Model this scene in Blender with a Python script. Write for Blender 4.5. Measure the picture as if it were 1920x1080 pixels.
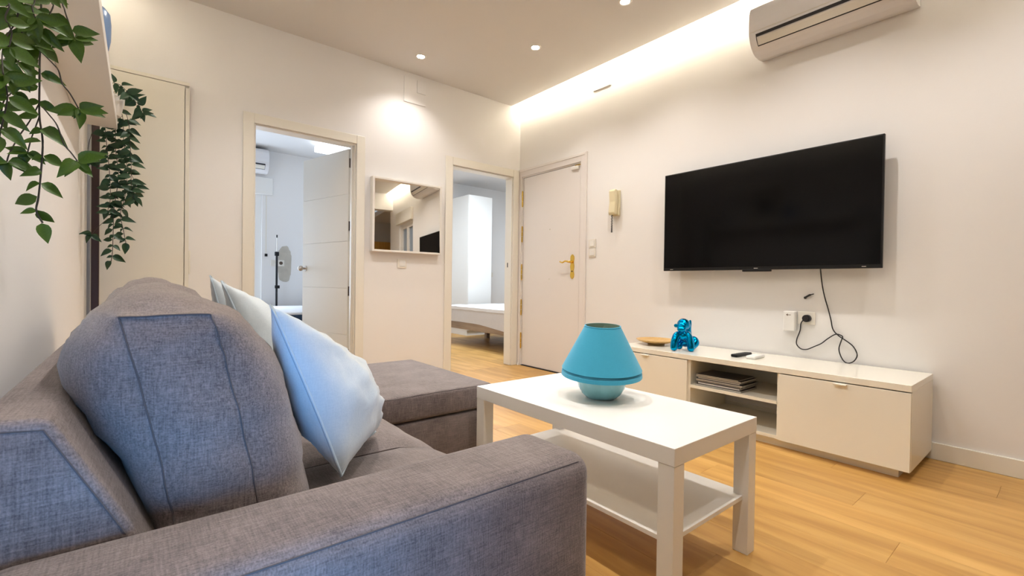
import bpy, bmesh, math, random
from mathutils import Vector, Matrix, noise
random.seed(7)
scene = bpy.context.scene
for o in list(bpy.data.objects):
    bpy.data.objects.remove(o)
COL = scene.collection
R = math.radians

# ---------------------------------------------------------------- camera
EYE = 0.885
FPX, YAW, PIT, ROL = 860.65, .6827, -.0098, -.0138
_f = Vector((math.sin(YAW)*math.cos(PIT), math.cos(YAW)*math.cos(PIT), math.sin(PIT)))
_r = Vector((math.cos(YAW), -math.sin(YAW), 0))
_d = _f.cross(_r)
CR = _r*math.cos(ROL) + _d*math.sin(ROL)
CD = -_r*math.sin(ROL) + _d*math.cos(ROL)
CF = _f
CAM = Vector((0, 0, EYE))
cd = bpy.data.cameras.new('camera')
cd.sensor_width = 36
cd.lens = FPX/1920*36
cd.clip_start = .02
co = bpy.data.objects.new('camera', cd)
COL.objects.link(co)
co.matrix_world = Matrix(((CR.x, -CD.x, -CF.x, 0), (CR.y, -CD.y, -CF.y, 0), (CR.z, -CD.z, -CF.z, EYE), (0, 0, 0, 1)))
scene.camera = co


def pix(x, y, ax, val):
    """point where the sight line of a photo pixel meets the plane coordinate[ax] = val"""
    d = CR*((x-960)/FPX) + CD*((y-540)/FPX) + CF
    t = (val-CAM[ax])/d[ax]
    return CAM + d*t


# ---------------------------------------------------------------- world, exposure, large lights
w = bpy.data.worlds.new('world')
scene.world = w
w.use_nodes = True
w.node_tree.nodes['Background'].inputs[0].default_value = (.62, .78, 1, 1)
w.node_tree.nodes['Background'].inputs[1].default_value = 1.6
vs = scene.view_settings
vs.view_transform = 'Standard'
vs.look = 'None'
vs.gamma = 1
vs.use_curve_mapping = False
vs.exposure = 0.86


def area_light(name, loc, target, sx, sy, power, color):
    l = bpy.data.lights.new(name, 'AREA')
    l.shape = 'RECTANGLE'
    l.size, l.size_y = sx, sy
    l.energy, l.color = power, color
    o = bpy.data.objects.new(name, l)
    COL.objects.link(o)
    o.location = loc
    o.rotation_euler = (Vector(target)-Vector(loc)).to_track_quat('-Z', 'Y').to_euler()
    return o


WARM = (1, .955, .915)
COOL = (.13, .46, 1)
area_light('daylight_side_window', (-.19, -.22, .50), (.03, .6, .54), .36, .6, 1.6, COOL).data.spread = R(64)
area_light('daylight_room_one', (.55, 6.52, 1.15), (1.2, 4, 1.2), 1.0, 1.7, 20, (.62, .78, 1))
area_light('added_fill_room_two', (3.75, 5.2, 2.575), (3.75, 5.2, 0), .6, .6, 34, (.80, .90, 1))  # added fill light that brightens the right room, no known source there

XW, YW, XL, ZC = 3.226, 3.859, -.25, 2.79
YE = -1.12          # beam behind the camera
YR = -3.2           # rear wall

# ---------------------------------------------------------------- materials


def mat(name, color, rough=.5, metal=0, spec=.5, noise_amt=0, noise_scale=20, bump=0, bump_scale=60, emit=None, emit_s=0, sheen=0, coat=0, vary=0):
    m = bpy.data.materials.new(name)
    m.use_nodes = True
    nt = m.node_tree
    b = nt.nodes['Principled BSDF']
    b.inputs['Base Color'].default_value = (*color, 1)
    b.inputs['Roughness'].default_value = rough
    b.inputs['Metallic'].default_value = metal
    b.inputs['Specular IOR Level'].default_value = spec
    b.inputs['Sheen Weight'].default_value = sheen
    b.inputs['Coat Weight'].default_value = coat
    if emit:
        b.inputs['Emission Color'].default_value = (*emit, 1)
        b.inputs['Emission Strength'].default_value = emit_s
    tc = nt.nodes.new('ShaderNodeTexCoord')
    if noise_amt:
        n = nt.nodes.new('ShaderNodeTexNoise')
        n.inputs['Scale'].default_value = noise_scale
        n.inputs['Detail'].default_value = 5
        nt.links.new(tc.outputs['Object'], n.inputs['Vector'])
        mx = nt.nodes.new('ShaderNodeMix')
        mx.data_type = 'RGBA'
        mx.inputs['A'].default_value = (*[c*(1-noise_amt) for c in color], 1)
        mx.inputs['B'].default_value = (*[min(1, c*(1+noise_amt)) for c in color], 1)
        nt.links.new(n.outputs['Fac'], mx.inputs['Factor'])
        nt.links.new(mx.outputs['Result'], b.inputs['Base Color'])
    if bump:
        n = nt.nodes.new('ShaderNodeTexNoise')
        n.inputs['Scale'].default_value = bump_scale
        n.inputs['Detail'].default_value = 4
        nt.links.new(tc.outputs['Object'], n.inputs['Vector'])
        bp = nt.nodes.new('ShaderNodeBump')
        bp.inputs['Strength'].default_value = bump
        bp.inputs['Distance'].default_value = .004
        nt.links.new(n.outputs['Fac'], bp.inputs['Height'])
        nt.links.new(bp.outputs['Normal'], b.inputs['Normal'])
    return m


def ramp(nt, stops):
    r = nt.nodes.new('ShaderNodeValToRGB')
    e = r.color_ramp.elements
    while len(e) < len(stops):
        e.new(.5)
    for i, (p, c) in enumerate(stops):
        e[i].position = p
        e[i].color = (*c, 1)
    return r


def wood(name, light, mid, dark, along='Y', rough=.42, scale=1.0):
    m = bpy.data.materials.new(name)
    m.use_nodes = True
    nt = m.node_tree
    b = nt.nodes['Principled BSDF']
    tc = nt.nodes.new('ShaderNodeTexCoord')
    geo = nt.nodes.new('ShaderNodeNewGeometry')
    oi = nt.nodes.new('ShaderNodeObjectInfo')
    mul = nt.nodes.new('ShaderNodeMath')
    mul.operation = 'MULTIPLY'
    mul.inputs[1].default_value = 37
    nt.links.new(oi.outputs['Random'], mul.inputs[0])
    add = nt.nodes.new('ShaderNodeVectorMath')
    add.operation = 'ADD'
    nt.links.new(geo.outputs['Position'], add.inputs[0])
    nt.links.new(mul.outputs[0], add.inputs[1])
    mp = nt.nodes.new('ShaderNodeMapping')
    s = {'X': (1.3, 14, 14), 'Y': (14, 1.3, 14), 'Z': (14, 14, 1.3)}[along]
    mp.inputs['Scale'].default_value = [v*scale for v in s]
    nt.links.new(add.outputs[0], mp.inputs['Vector'])
    n1 = nt.nodes.new('ShaderNodeTexNoise')
    n1.inputs['Scale'].default_value = 1.1
    n1.inputs['Detail'].default_value = 7
    n1.inputs['Distortion'].default_value = .6
    nt.links.new(mp.outputs[0], n1.inputs['Vector'])
    rp = ramp(nt, [(.28, dark), (.5, mid), (.72, light)])
    nt.links.new(n1.outputs['Fac'], rp.inputs[0])
    hs = nt.nodes.new('ShaderNodeHueSaturation')
    mr = nt.nodes.new('ShaderNodeMapRange')
    mr.inputs['To Min'].default_value = .91
    mr.inputs['To Max'].default_value = 1.09
    nt.links.new(oi.outputs['Random'], mr.inputs['Value'])
    nt.links.new(mr.outputs[0], hs.inputs['Value'])
    nt.links.new(rp.outputs[0], hs.inputs['Color'])
    nt.links.new(hs.outputs[0], b.inputs['Base Color'])
    b.inputs['Roughness'].default_value = rough
    bp = nt.nodes.new('ShaderNodeBump')
    bp.inputs['Strength'].default_value = .12
    bp.inputs['Distance'].default_value = .002
    nt.links.new(n1.outputs['Fac'], bp.inputs['Height'])
    nt.links.new(bp.outputs[0], b.inputs['Normal'])
    return m


def fabric(name, dark, light, slub=1.0, rough=.85, sheen=.25, weave_scale=1.0, bump=.35):
    """woven cloth: crossed slub threads, with fine weave relief"""
    m = bpy.data.materials.new(name)
    m.use_nodes = True
    nt = m.node_tree
    b = nt.nodes['Principled BSDF']
    b.inputs['Roughness'].default_value = rough
    b.inputs['Sheen Weight'].default_value = sheen
    b.inputs['Specular IOR Level'].default_value = .25
    tc = nt.nodes.new('ShaderNodeTexCoord')

    def streak(sc):
        mp = nt.nodes.new('ShaderNodeMapping')
        mp.inputs['Scale'].default_value = [v*weave_scale for v in sc]
        nt.links.new(tc.outputs['Object'], mp.inputs['Vector'])
        n = nt.nodes.new('ShaderNodeTexNoise')
        n.inputs['Scale'].default_value = 1
        n.inputs['Detail'].default_value = 3
        nt.links.new(mp.outputs[0], n.inputs['Vector'])
        return n
    a = streak((28, 430, 430))
    c = streak((430, 28, 380))
    e = streak((420, 420, 34))
    d = streak((9, 9, 9))
    m1 = nt.nodes.new('ShaderNodeMath')
    m1.operation = 'ADD'
    nt.links.new(a.outputs['Fac'], m1.inputs[0])
    nt.links.new(c.outputs['Fac'], m1.inputs[1])
    m2 = nt.nodes.new('ShaderNodeMath')
    m2.operation = 'ADD'
    nt.links.new(m1.outputs[0], m2.inputs[0])
    nt.links.new(e.outputs['Fac'], m2.inputs[1])
    m4 = nt.nodes.new('ShaderNodeMath')
    m4.operation = 'MULTIPLY_ADD'
    m4.inputs[1].default_value = .8
    nt.links.new(d.outputs['Fac'], m4.inputs[0])
    nt.links.new(m2.outputs[0], m4.inputs[2])
    mr = nt.nodes.new('ShaderNodeMapRange')
    mr.inputs['From Min'].default_value = 1.9 - .42/slub
    mr.inputs['From Max'].default_value = 1.9 + .42/slub
    nt.links.new(m4.outputs[0], mr.inputs['Value'])
    mx = nt.nodes.new('ShaderNodeMix')
    mx.data_type = 'RGBA'
    mx.inputs['A'].default_value = (*dark, 1)
    mx.inputs['B'].default_value = (*light, 1)
    nt.links.new(mr.outputs[0], mx.inputs['Factor'])
    nt.links.new(mx.outputs['Result'], b.inputs['Base Color'])
    bp = nt.nodes.new('ShaderNodeBump')
    bp.inputs['Strength'].default_value = bump
    bp.inputs['Distance'].default_value = .0015
    nt.links.new(m2.outputs[0], bp.inputs['Height'])
    nt.links.new(bp.outputs[0], b.inputs['Normal'])
    return m


M = {}
M['wall'] = mat('wall_paint', (.84, .825, .81), .75, bump=.06, bump_scale=130)
M['ceil'] = mat('ceiling_paint', (.72, .71, .70), .8)
M['trim'] = mat('trim_lacquer', (.82, .79, .71), .38)
M['door'] = mat('door_lacquer', (.80, .78, .72), .42)
M['entry'] = mat('entrance_paint', (.80, .76, .73), .5, bump=.08, bump_scale=300)
M['floor'] = wood('oak_laminate', (.66, .395, .125), (.55, .305, .085), (.42, .215, .055))
M['wardrobe'] = mat('wardrobe_white', (.83, .80, .71), .4)
M['gloss'] = mat('white_foil_gloss', (.88, .845, .74), .16)
M['satin'] = mat('white_table_foil', (.86, .84, .80), .32)
M['white'] = mat('white_plastic', (.84, .83, .80), .4)
M['cream'] = mat('cream_plastic', (.74, .66, .44), .4)
M['plate'] = mat('ivory_plastic', (.80, .76, .68), .4)
M['black'] = mat('black_plastic', (.008, .008, .009), .4, spec=.3)
M['screen'] = mat('screen_glass', (.003, .003, .0035), .10, spec=.16)
M['rubber'] = mat('black_cable', (.012, .010, .012), .55)
M['brass'] = mat('polished_brass', (.75, .50, .10), .22, 1)
M['steel'] = mat('brushed_steel', (.55, .50, .45), .35, 1)
M['hinge'] = mat('bronze_hinge', (.13, .095, .07), .4, .5)
M['sofa'] = fabric('sofa_weave', (.100, .080, .077), (.290, .238, .226), slub=.95, bump=.35)
M['seam'] = mat('sofa_stitching', (.105, .088, .088), .9)
M['pillow'] = fabric('pale_blue_velvet', (.47, .55, .61), (.66, .72, .76), slub=.45, rough=.6, sheen=.5, bump=.08)
M['piping'] = mat('blue_piping', (.52, .62, .70), .7)
M['shade'] = fabric('turquoise_shade_cloth', (.045, .36, .56), (.062, .43, .64), slub=.5, rough=.8, sheen=.2, bump=.08)
M['shade_in'] = mat('shade_lining', (.30, .42, .33), .8)
M['glass_base'] = mat('turquoise_glass_base', (.24, .56, .61), .14, spec=.6, noise_amt=.35, noise_scale=16, coat=.4)
M['leaf'] = mat('leaf_green', (.060, .135, .008), .42, noise_amt=.4, noise_scale=25)
M['leaf_dark'] = mat('leaf_dark_green', (.016, .060, .020), .42, noise_amt=.4, noise_scale=25)
M['stem'] = mat('vine_stem', (.045, .040, .030), .6)
M['pot'] = mat('white_ceramic', (.84, .83, .81), .25)
M['soil'] = mat('moss_fill', (.03, .05, .015), .95, bump=.5)
M['blue_vase'] = mat('blue_glaze', (.16, .28, .52), .3)
M['balloon'] = mat('metallic_blue', (.0, .30, .62), .13, 1)
M['bamboo'] = wood('bamboo_plate', (.68, .44, .17), (.60, .37, .13), (.50, .29, .09), along='X', rough=.35, scale=2)
M['pole'] = mat('dark_red_brown_wood', (.035, .014, .010), .4)
M['mirror'] = mat('silvered_glass', (.90, .89, .86), .015, 1)
M['frame'] = mat('mirror_frame_white', (.80, .77, .72), .45)
M['ac'] = mat('air_conditioner_shell', (.76, .75, .76), .3)
M['ac_dark'] = mat('vent_dark', (.02, .02, .025), .6)
M['louver'] = mat('vent_louver', (.74, .71, .64), .45)
M['cover_dark'] = mat('magazine_dark_cover', (.035, .033, .032), .3, noise_amt=.6, noise_scale=12)
M['cover_violet'] = mat('magazine_violet_cover', (.06, .05, .085), .3, noise_amt=.5, noise_scale=9)
M['pages'] = mat('magazine_pages', (.72, .69, .62), .7)
M['mattress'] = fabric('mattress_ticking', (.62, .60, .61), (.78, .76, .76), slub=.4, bump=.1)
M['quilt'] = mat('white_quilt', (.86, .86, .87), .85, bump=.4, bump_scale=22)
M['bedwood'] = wood('bed_board', (.42, .31, .22), (.33, .235, .16), (.23, .16, .11), along='Y', rough=.5)
M['navy'] = mat('navy_cloth', (.010, .030, .065), .85, sheen=.2)
M['plaster'] = mat('bare_plaster_patch', (.52, .48, .41), .9, noise_amt=.2, noise_scale=14)
M['orange_door'] = wood('honey_door', (.60, .33, .07), (.52, .27, .05), (.42, .20, .03), along='Z')
M['pane'] = mat('window_pane', (.30, .38, .48), .05, spec=.6)
M['lit'] = mat('lamp_diffuser', (1, .97, .9), .5, emit=(1, .93, .82), emit_s=40)
M['led'] = mat('led_tape', (1, .9, .7), .5, emit=(1, .86, .62), emit_s=18)
M['plafond'] = mat('plafond_glow', (1, 1, 1), .5, emit=(.93, .97, 1), emit_s=1.3)
M['day_pane'] = mat('daylit_frosted_pane', (.9, .95, 1), .3, emit=(.88, .95, 1), emit_s=1.1)
M['picture'] = mat('dark_print', (.02, .02, .025), .5, noise_amt=.5, noise_scale=6)
M['grey_wall'] = mat('grey_beige_paint', (.50, .47, .42), .8)

# ---------------------------------------------------------------- mesh helpers


def BM():
    return bmesh.new()


def box(bm, x0, x1, y0, y1, z0, z1, r=0, seg=2):
    res = bmesh.ops.create_cube(bm, size=1, matrix=Matrix.Translation(((x0+x1)/2, (y0+y1)/2, (z0+z1)/2)) @ Matrix.Diagonal((x1-x0, y1-y0, z1-z0, 1)))
    if r:
        es = list({e for v in res['verts'] for e in v.link_edges})
        bmesh.ops.bevel(bm, geom=es, offset=r, segments=seg, profile=.5, affect='EDGES')
    return bm


def bx(*a, **k):
    return box(BM(), *a, **k)


def lathe(bm, prof, c=(0, 0, 0), n=48, rfun=None, cap=True):
    rings = []
    for (r, z) in prof:
        ring = []
        for i in range(n):
            a = 2*math.pi*i/n
            rr = r*(rfun(a, z) if rfun else 1)
            ring.append(bm.verts.new((c[0]+rr*math.cos(a), c[1]+rr*math.sin(a), c[2]+z)))
        rings.append(ring)
    for A, B in zip(rings, rings[1:]):
        for i in range(n):
            bm.faces.new((A[i], A[(i+1) % n], B[(i+1) % n], B[i]))
    if cap:
        if prof[0][0] > 1e-5:
            bm.faces.new(rings[0][::-1])
        if prof[-1][0] > 1e-5:
            bm.faces.new(rings[-1])
    return bm


def tube(bm, pts, rad, n=8, closed=False):
    pts = [Vector(p) for p in pts]
    rings = []
    N = len(pts)
    up = Vector((.13, .21, .97)).normalized()
    for i, p in enumerate(pts):
        if closed:
            t = pts[(i+1) % N]-pts[i-1]
        else:
            t = pts[min(i+1, N-1)]-pts[max(i-1, 0)]
        t.normalize()
        a = t.cross(up)
        if a.length < .05:
            a = t.cross(Vector((1, 0, 0)))
        a.normalize()
        b = a.cross(t)
        r = rad[i] if isinstance(rad, (list, tuple)) else rad
        rings.append([bm.verts.new(p+(a*math.cos(2*math.pi*k/n)+b*math.sin(2*math.pi*k/n))*r) for k in range(n)])
    pairs = list(zip(rings, rings[1:]))
    if closed:
        pairs.append((rings[-1], rings[0]))
    for A, B in pairs:
        for k in range(n):
            bm.faces.new((A[k], A[(k+1) % n], B[(k+1) % n], B[k]))
    if not closed:
        bm.faces.new(rings[0][::-1])
        bm.faces.new(rings[-1])
    return bm


def smooth_path(pts, sub=6, closed=False):
    pts = [Vector(p) for p in pts]
    out = []
    N = len(pts)
    rng = range(N) if closed else range(N-1)
    for i in rng:
        if closed:
            p0, p1, p2, p3 = pts[i-1], pts[i], pts[(i+1) % N], pts[(i+2) % N]
        else:
            p0, p1, p2, p3 = pts[max(i-1, 0)], pts[i], pts[i+1], pts[min(i+2, N-1)]
        for s in range(sub):
            t = s/sub
            out.append(.5*((2*p1)+(p2-p0)*t+(2*p0-5*p1+4*p2-p3)*t*t+(3*p1-p0-3*p2+p3)*t**3))
    if not closed:
        out.append(pts[-1])
    return out


def prism(bm, poly, axis, a, b, r=0, seg=3):
    """extrude a 2D outline: axis 'y' takes (x,z) pairs, 'x' takes (y,z), 'z' takes (x,y)"""
    def P(u, v, w):
        return {'y': (u, w, v), 'x': (w, u, v), 'z': (u, v, w)}[axis]
    A = [bm.verts.new(P(u, v, a)) for u, v in poly]
    B = [bm.verts.new(P(u, v, b)) for u, v in poly]
    n = len(poly)
    fs = [bm.faces.new(A), bm.faces.new(B[::-1])]
    for i in range(n):
        fs.append(bm.faces.new((A[i], B[i], B[(i+1) % n], A[(i+1) % n])))
    bmesh.ops.recalc_face_normals(bm, faces=fs)
    if r:
        bmesh.ops.bevel(bm, geom=list({e for f in fs for e in f.edges}), offset=r, segments=seg, profile=.5, affect='EDGES')
    return bm


def disc(bm, c, axis, r, depth, n=20):
    """short cylinder centred at c along the given axis vector"""
    ax = Vector(axis).normalized()
    q = Vector((0, 0, 1)).rotation_difference(ax).to_matrix().to_4x4()
    bmesh.ops.create_cone(bm, cap_ends=True, segments=n, radius1=r, radius2=r, depth=depth, matrix=Matrix.Translation(c) @ q)
    return bm


def obj(name, bm, m, parent=None, smooth=False, angle=None):
    me = bpy.data.meshes.new(name)
    if parent is not None:
        bmesh.ops.transform(bm, matrix=Matrix.Translation(-Vector(parent.get('_o', (0, 0, 0)))), verts=bm.verts)
    bmesh.ops.recalc_face_normals(bm, faces=bm.faces)
    bm.to_mesh(me)
    bm.free()
    me.materials.append(M[m])
    if smooth:
        for p in me.polygons:
            p.use_smooth = True
        if angle:
            me.set_sharp_from_angle(angle=R(angle))
    o = bpy.data.objects.new(name, me)
    COL.objects.link(o)
    if parent is not None:
        o.parent = parent
        o['_o'] = parent['_o']
    else:
        o['_o'] = (0.0, 0.0, 0.0)
    return o


def tag(o, label, cat, group=None):
    o['label'] = label
    o['category'] = cat
    if group:
        o['group'] = group
    return o


def thing(name, label, cat, loc=(0, 0, 0), group=None):
    o = bpy.data.objects.new(name, None)
    o.empty_display_size = .05
    COL.objects.link(o)
    o.location = loc
    o['_o'] = tuple(float(v) for v in loc)
    return tag(o, label, cat, group)


def struct(name, bm=None, m=None, parent=None, **k):
    if bm is None:
        o = bpy.data.objects.new(name, None)
        o.empty_display_size = .05
        COL.objects.link(o)
        o['_o'] = (0.0, 0.0, 0.0)
    else:
        o = obj(name, bm, m, parent, **k)
    o['kind'] = 'structure'
    return o


# ================================================================ SETTING
# ---- floor: sub-floor slab plus separate laminate planks
fl = struct('floor', bx(-3.2, 6.2, YR-.1, 7.6, -.12, -.012), 'floor')
PW, PL = .193, 1.286
plank_cache = {}


def plank_mesh(wd, ln):
    key = (round(wd, 3), round(ln, 3))
    if key not in plank_cache:
        bm = BM()
        x, y, c = wd/2-.0002, ln/2-.0002, .0007
        lo = [bm.verts.new((sx*x, sy*y, -.012)) for sx, sy in ((-1, -1), (1, -1), (1, 1), (-1, 1))]
        mi = [bm.verts.new((sx*x, sy*y, -c)) for sx, sy in ((-1, -1), (1, -1), (1, 1), (-1, 1))]
        hi = [bm.verts.new((sx*(x-c), sy*(y-c), 0)) for sx, sy in ((-1, -1), (1, -1), (1, 1), (-1, 1))]
        for A, B in ((lo, mi), (mi, hi)):
            for i in range(4):
                bm.faces.new((A[i], A[(i+1) % 4], B[(i+1) % 4], B[i]))
        bm.faces.new(hi)
        me = bpy.data.meshes.new('plank')
        bm.to_mesh(me)
        bm.free()
        me.materials.append(M['floor'])
        plank_cache[key] = me
    return plank_cache[key]


def lay_planks(x0, x1, y0, y1):
    x, row = x0, 0
    while x < x1-.01:
        wd = min(PW, x1-x)
        y = y0 - (row*.4271 % 1)*PL
        while y < y1-.01:
            a, b = max(y, y0), min(y+PL, y1)
            if b-a > .03:
                o = bpy.data.objects.new('plank', plank_mesh(wd, b-a))
                COL.objects.link(o)
                o.parent = fl
                o.location = (x+wd/2, (a+b)/2, 0)
            y += PL
        x += PW
        row += 1


lay_planks(XL, XW, -1.3, YW+.0)
lay_planks(2.30, 4.62, YW+.0, 7.0)
lay_planks(.60, 1.5, YW+.0, 5.2)

# ---- ceiling: dropped slab with light coves along the two long sides
cl = struct('ceiling', bx(-.12, 3.10, YE, YW, ZC, ZC+.06), 'ceil')
cb = bx(XL-.1, XW+.1, YR, YW, 2.95, 3.03)
obj('upper_slab', cb, 'ceil', cl)
obj('cross_beam', bx(XL, XW, YE-.18, YE, 2.47, 2.95), 'wall', cl)

# ---- walls
D1 = (.657, 1.422)
D2 = (2.367, 3.131)
DH = 2.045
WT = .11
wb = BM()
for a, b in ((XL-.1, D1[0]), (D1[1], D2[0]), (D2[1], XW+.1)):
    box(wb, a, b, YW, YW+WT, 0, 3.0)
for a, b in (D1, D2):
    box(wb, a, b, YW, YW+WT, DH, 3.0)
struct('wall_back', wb, 'wall')
wr = BM()
WY0, WY1, WZ0, WZ1 = -.72, .06, .95, 2.12      # window in the television wall, out of frame
EY0, EY1, EZ = 2.955, 3.81, 2.04                # entrance door opening
box(wr, XW, XW+.16, EY1, YW+.1, 0, 3.0)
box(wr, XW, XW+.16, EY0, EY1, EZ, 3.0)
box(wr, XW, XW+.16, WY1, EY0, 0, 3.0)
box(wr, XW, XW+.16, WY0, WY1, 0, WZ0)
box(wr, XW, XW+.16, WY0, WY1, WZ1, 3.0)
box(wr, XW, XW+.16, YE-.18, WY0, 0, 3.0)
struct('wall_right', wr, 'wall')
wl = BM()
SY0, SY1, SZ0, SZ1 = -.86, .04, .04, 2.05     # glazed balcony door behind the camera, shutter half down
box(wl, XL-.16, XL, SY1, YW+.1, 0, 3.0)
box(wl, XL-.16, XL, SY0, SY1, 0, SZ0)
box(wl, XL-.16, XL, SY0, SY1, SZ1, 3.0)
box(wl, XL-.16, XL, YR, SY0, 0, 3.0)
struct('wall_left', wl, 'wall')
struct('wall_rear', bx(XL-.1, 4.6, YR-.1, YR, 0, 3.0), 'grey_wall')
struct('wall_rear_side', bx(4.5, 4.6, YR, YE-.18, 0, 3.0), 'grey_wall')
struct('wall_rear_return', bx(XW+.16, 4.6, YE-.18, YE-.06, 0, 3.0), 'wall')
struct('ceiling_rear', bx(XW, 4.6, YR, YE-.18, 2.55, 2.65), 'ceil')

# skirting along the television wall
struct('baseboard_right', bx(XW-.013, XW, WY0-.3, EY0-.085, 0, .088, r=.003), 'trim')


def casing(name, plane, a0, a1, z1, width, thick, depth, m, axis, profile=False, inner_off=.012):
    """door surround: two uprights and a head board plus the jamb lining"""
    t = struct(name)
    P = plane
    o = inner_off

    def brd(u0, u1, z0, z1_, th, nm='board', dp=None):
        if axis == 'x':        # wall faces -Y, boards run along X
            q = bx(u0, u1, P-th, P+(dp or 0), z0, z1_, r=.003)
        else:                  # wall faces -X, boards run along Y
            q = bx(P-th, P+(dp or 0), u0, u1, z0, z1_, r=.003)
        return obj(nm, q, m, t)
    brd(a0-width, a0, 0, z1+width, thick)
    brd(a1, a1+width, 0, z1+width, thick)
    brd(a0, a1, z1, z1+width, thick*.94)
    if profile:
        brd(a0-width-.004, a0-width*.72, 0, z1+width+.004, thick*1.5, 'moulding')
        brd(a1+width*.72, a1+width+.004, 0, z1+width+.004, thick*1.5, 'moulding')
        brd(a0-width*.72, a1+width*.72, z1+width*.72, z1+width+.004, thick*1.5, 'moulding')
    # jamb lining
    brd(a0, a0+o, 0, z1, -.001, 'jamb', depth)
    brd(a1-o, a1, 0, z1, -.001, 'jamb', depth)
    brd(a0+o, a1-o, z1-o, z1, -.001, 'jamb', depth)
    # stop
    return t


c1 = casing('trim_1', YW, D1[0], D1[1], DH, .072, .014, WT, 'trim', 'x')
c2 = casing('trim_2', YW, D2[0], D2[1], DH-.012, .078, .014, WT, 'trim', 'x')
obj('stop', bx(D1[1]-.026, D1[1]-.012, YW+.03, YW+.06, 0, DH-.012), 'trim', c1)
obj('latch_slot', bx(D2[1]-.0135, D2[1]-.0115, YW+.052, YW+.066, 1.06, 1.11), 'ac_dark', c2)
c3 = casing('trim_3', XW, EY0, EY1, EZ, .074, .012, .12, 'entry', 'y', profile=True)
# clipped surround on the corner side: keep it inside the room
obj('threshold', bx(XW-.004, XW+.12, EY0+.012, EY1-.012, 0, .006), 'ac_dark', c3)
obj('doorstop_foot', prism(BM(), [(XW-.028, 0), (XW-.012, 0), (XW-.012, .028), (XW-.02, .03)], 'y', 3.815, 3.835, r=.003), 'white', c3)

# ---- door 1: panelled leaf standing open into the first room
ang = R(75.5)
hx, hy = 1.392, YW+WT-.015
d1 = struct('door_1')
DT = .036
zb = [.012, .42, .825, 1.23, 1.635, 2.022]


def leaf_place(o):
    o.matrix_parent_inverse = Matrix.Identity(4)


# leaf local frame: x along width from hinge, y thickness, z up
def leafbox(u0, u1, v0, v1, z0, z1, r=0):
    q = bx(u0, u1, v0, v1, z0, z1, r=r)
    bmesh.ops.transform(q, matrix=Matrix.Translation((hx, hy, 0)) @ Matrix.Rotation(math.pi-ang, 4, 'Z'), verts=q.verts)
    return q


LW = .725
obj('leaf_core', leafbox(.003, LW-.003, -DT+.004, -.004, .012, 2.022), 'door', d1)
for a, b in zip(zb, zb[1:]):
    obj('panel', leafbox(0, LW, -DT, 0, a+.0015, b-.0015, r=.0018), 'door', d1)


def in_leaf(p):
    return (Matrix.Translation((hx, hy, 0)) @ Matrix.Rotation(math.pi-ang, 4, 'Z')) @ Vector(p)


for sgn in (1, -1):
    kb = BM()
    base = in_leaf((LW-.055, 0 if sgn > 0 else -DT, 1.0))
    nrm = (in_leaf((0, 1, 0))-in_leaf((0, 0, 0)))*sgn
    disc(kb, base+nrm*.003, nrm, .025, .006)
    disc(kb, base+nrm*.02, nrm, .010, .04)
    bmesh.ops.create_uvsphere(kb, u_segments=16, v_segments=10, radius=.025, matrix=Matrix.Translation(base+nrm*.05))
    obj('knob', kb, 'steel', d1, smooth=True, angle=40)
for z in (.26, .80, 1.36, 1.90):
    hb = BM()
    disc(hb, (D1[1]-.020, YW+WT+.006, z), (0, 0, 1), .010, .125, 12)
    box(hb, D1[1]-.0150, D1[1]-.0115, YW+.062, YW+WT, z-.04, z+.04)
    obj('hinge', hb, 'hinge', d1)
    hb = leafbox(-.006, -.001, -DT+.004, -.004, z-.04, z+.04)
    obj('hinge_plate', hb, 'hinge', d1)

# ---- door 3: entrance door in the television wall
d3 = struct('door_3')
LX = XW+.006
obj('leaf', bx(LX, LX+.045, EY0+.016, EY1-.016, .010, EZ-.016, r=.003), 'entry', d3)
for z in (.27, .63, 1.01, 1.42, 1.80):
    hb = BM()
    for k in range(3):
        disc(hb, (XW-.007, EY1-.012, z+(k-1)*.05), (0, 0, 1), .0075, .047, 12)
    for k in (-1, 1):
        bmesh.ops.create_uvsphere(hb, u_segments=10, v_segments=8, radius=.0075, matrix=Matrix.Translation((XW-.007, EY1-.012, z+k*.080)))
    obj('hinge', hb, 'brass', d3, smooth=True, angle=40)
# brass lever on a shaped back plate
py_, pz = 3.058, 1.055
prof = []
for i in range(25):
    t = i/24
    z = -.118+.236*t
    wd = .021*(1-.16*math.cos(t*math.pi*6))*min(1, 2.4*math.sqrt(max(0, min(t, 1-t)*2.2))+.05)
    prof.append((z, wd))
poly = [(py_+wd, pz+z) for z, wd in prof] + [(py_-wd, pz+z) for z, wd in reversed(prof)]
obj('back_plate', prism(BM(), poly, 'x', LX-.007, LX), 'brass', d3)
hb = tube(BM(), smooth_path([(LX-.004, py_, pz+.045), (LX-.045, py_, pz+.045), (LX-.052, py_+.012, pz+.046), (LX-.052, py_+.05, pz+.052), (LX-.05, py_+.09, pz+.040), (LX-.047, py_+.125, pz+.050)], 5), [.011]*6+[.009]*6+[.008]*8+[.007]*6, 10)
obj('lever', hb, 'brass', d3, smooth=True)
obj('keyhole', disc(BM(), (LX-.0075, py_, pz-.045), (1, 0, 0), .007, .003, 12), 'ac_dark', d3)
for z in (.935, 1.44):
    hb = BM()
    disc(hb, (LX-.003, 3.38, z), (1, 0, 0), .006, .006, 12)
    obj('screw_cap', hb, 'plate', d3)
cb_ = bx(LX-.026, LX, 2.985, 3.075, EZ-.062, EZ-.03, r=.006)
cc = obj('door_contact', cb_, 'white', d3)
obj('contact_arm', bx(LX-.02, LX-.008, 2.965, 3.03, EZ-.03, EZ-.022, r=.002), 'brass', cc)

# ---- windows that light the room (behind the camera)


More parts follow.
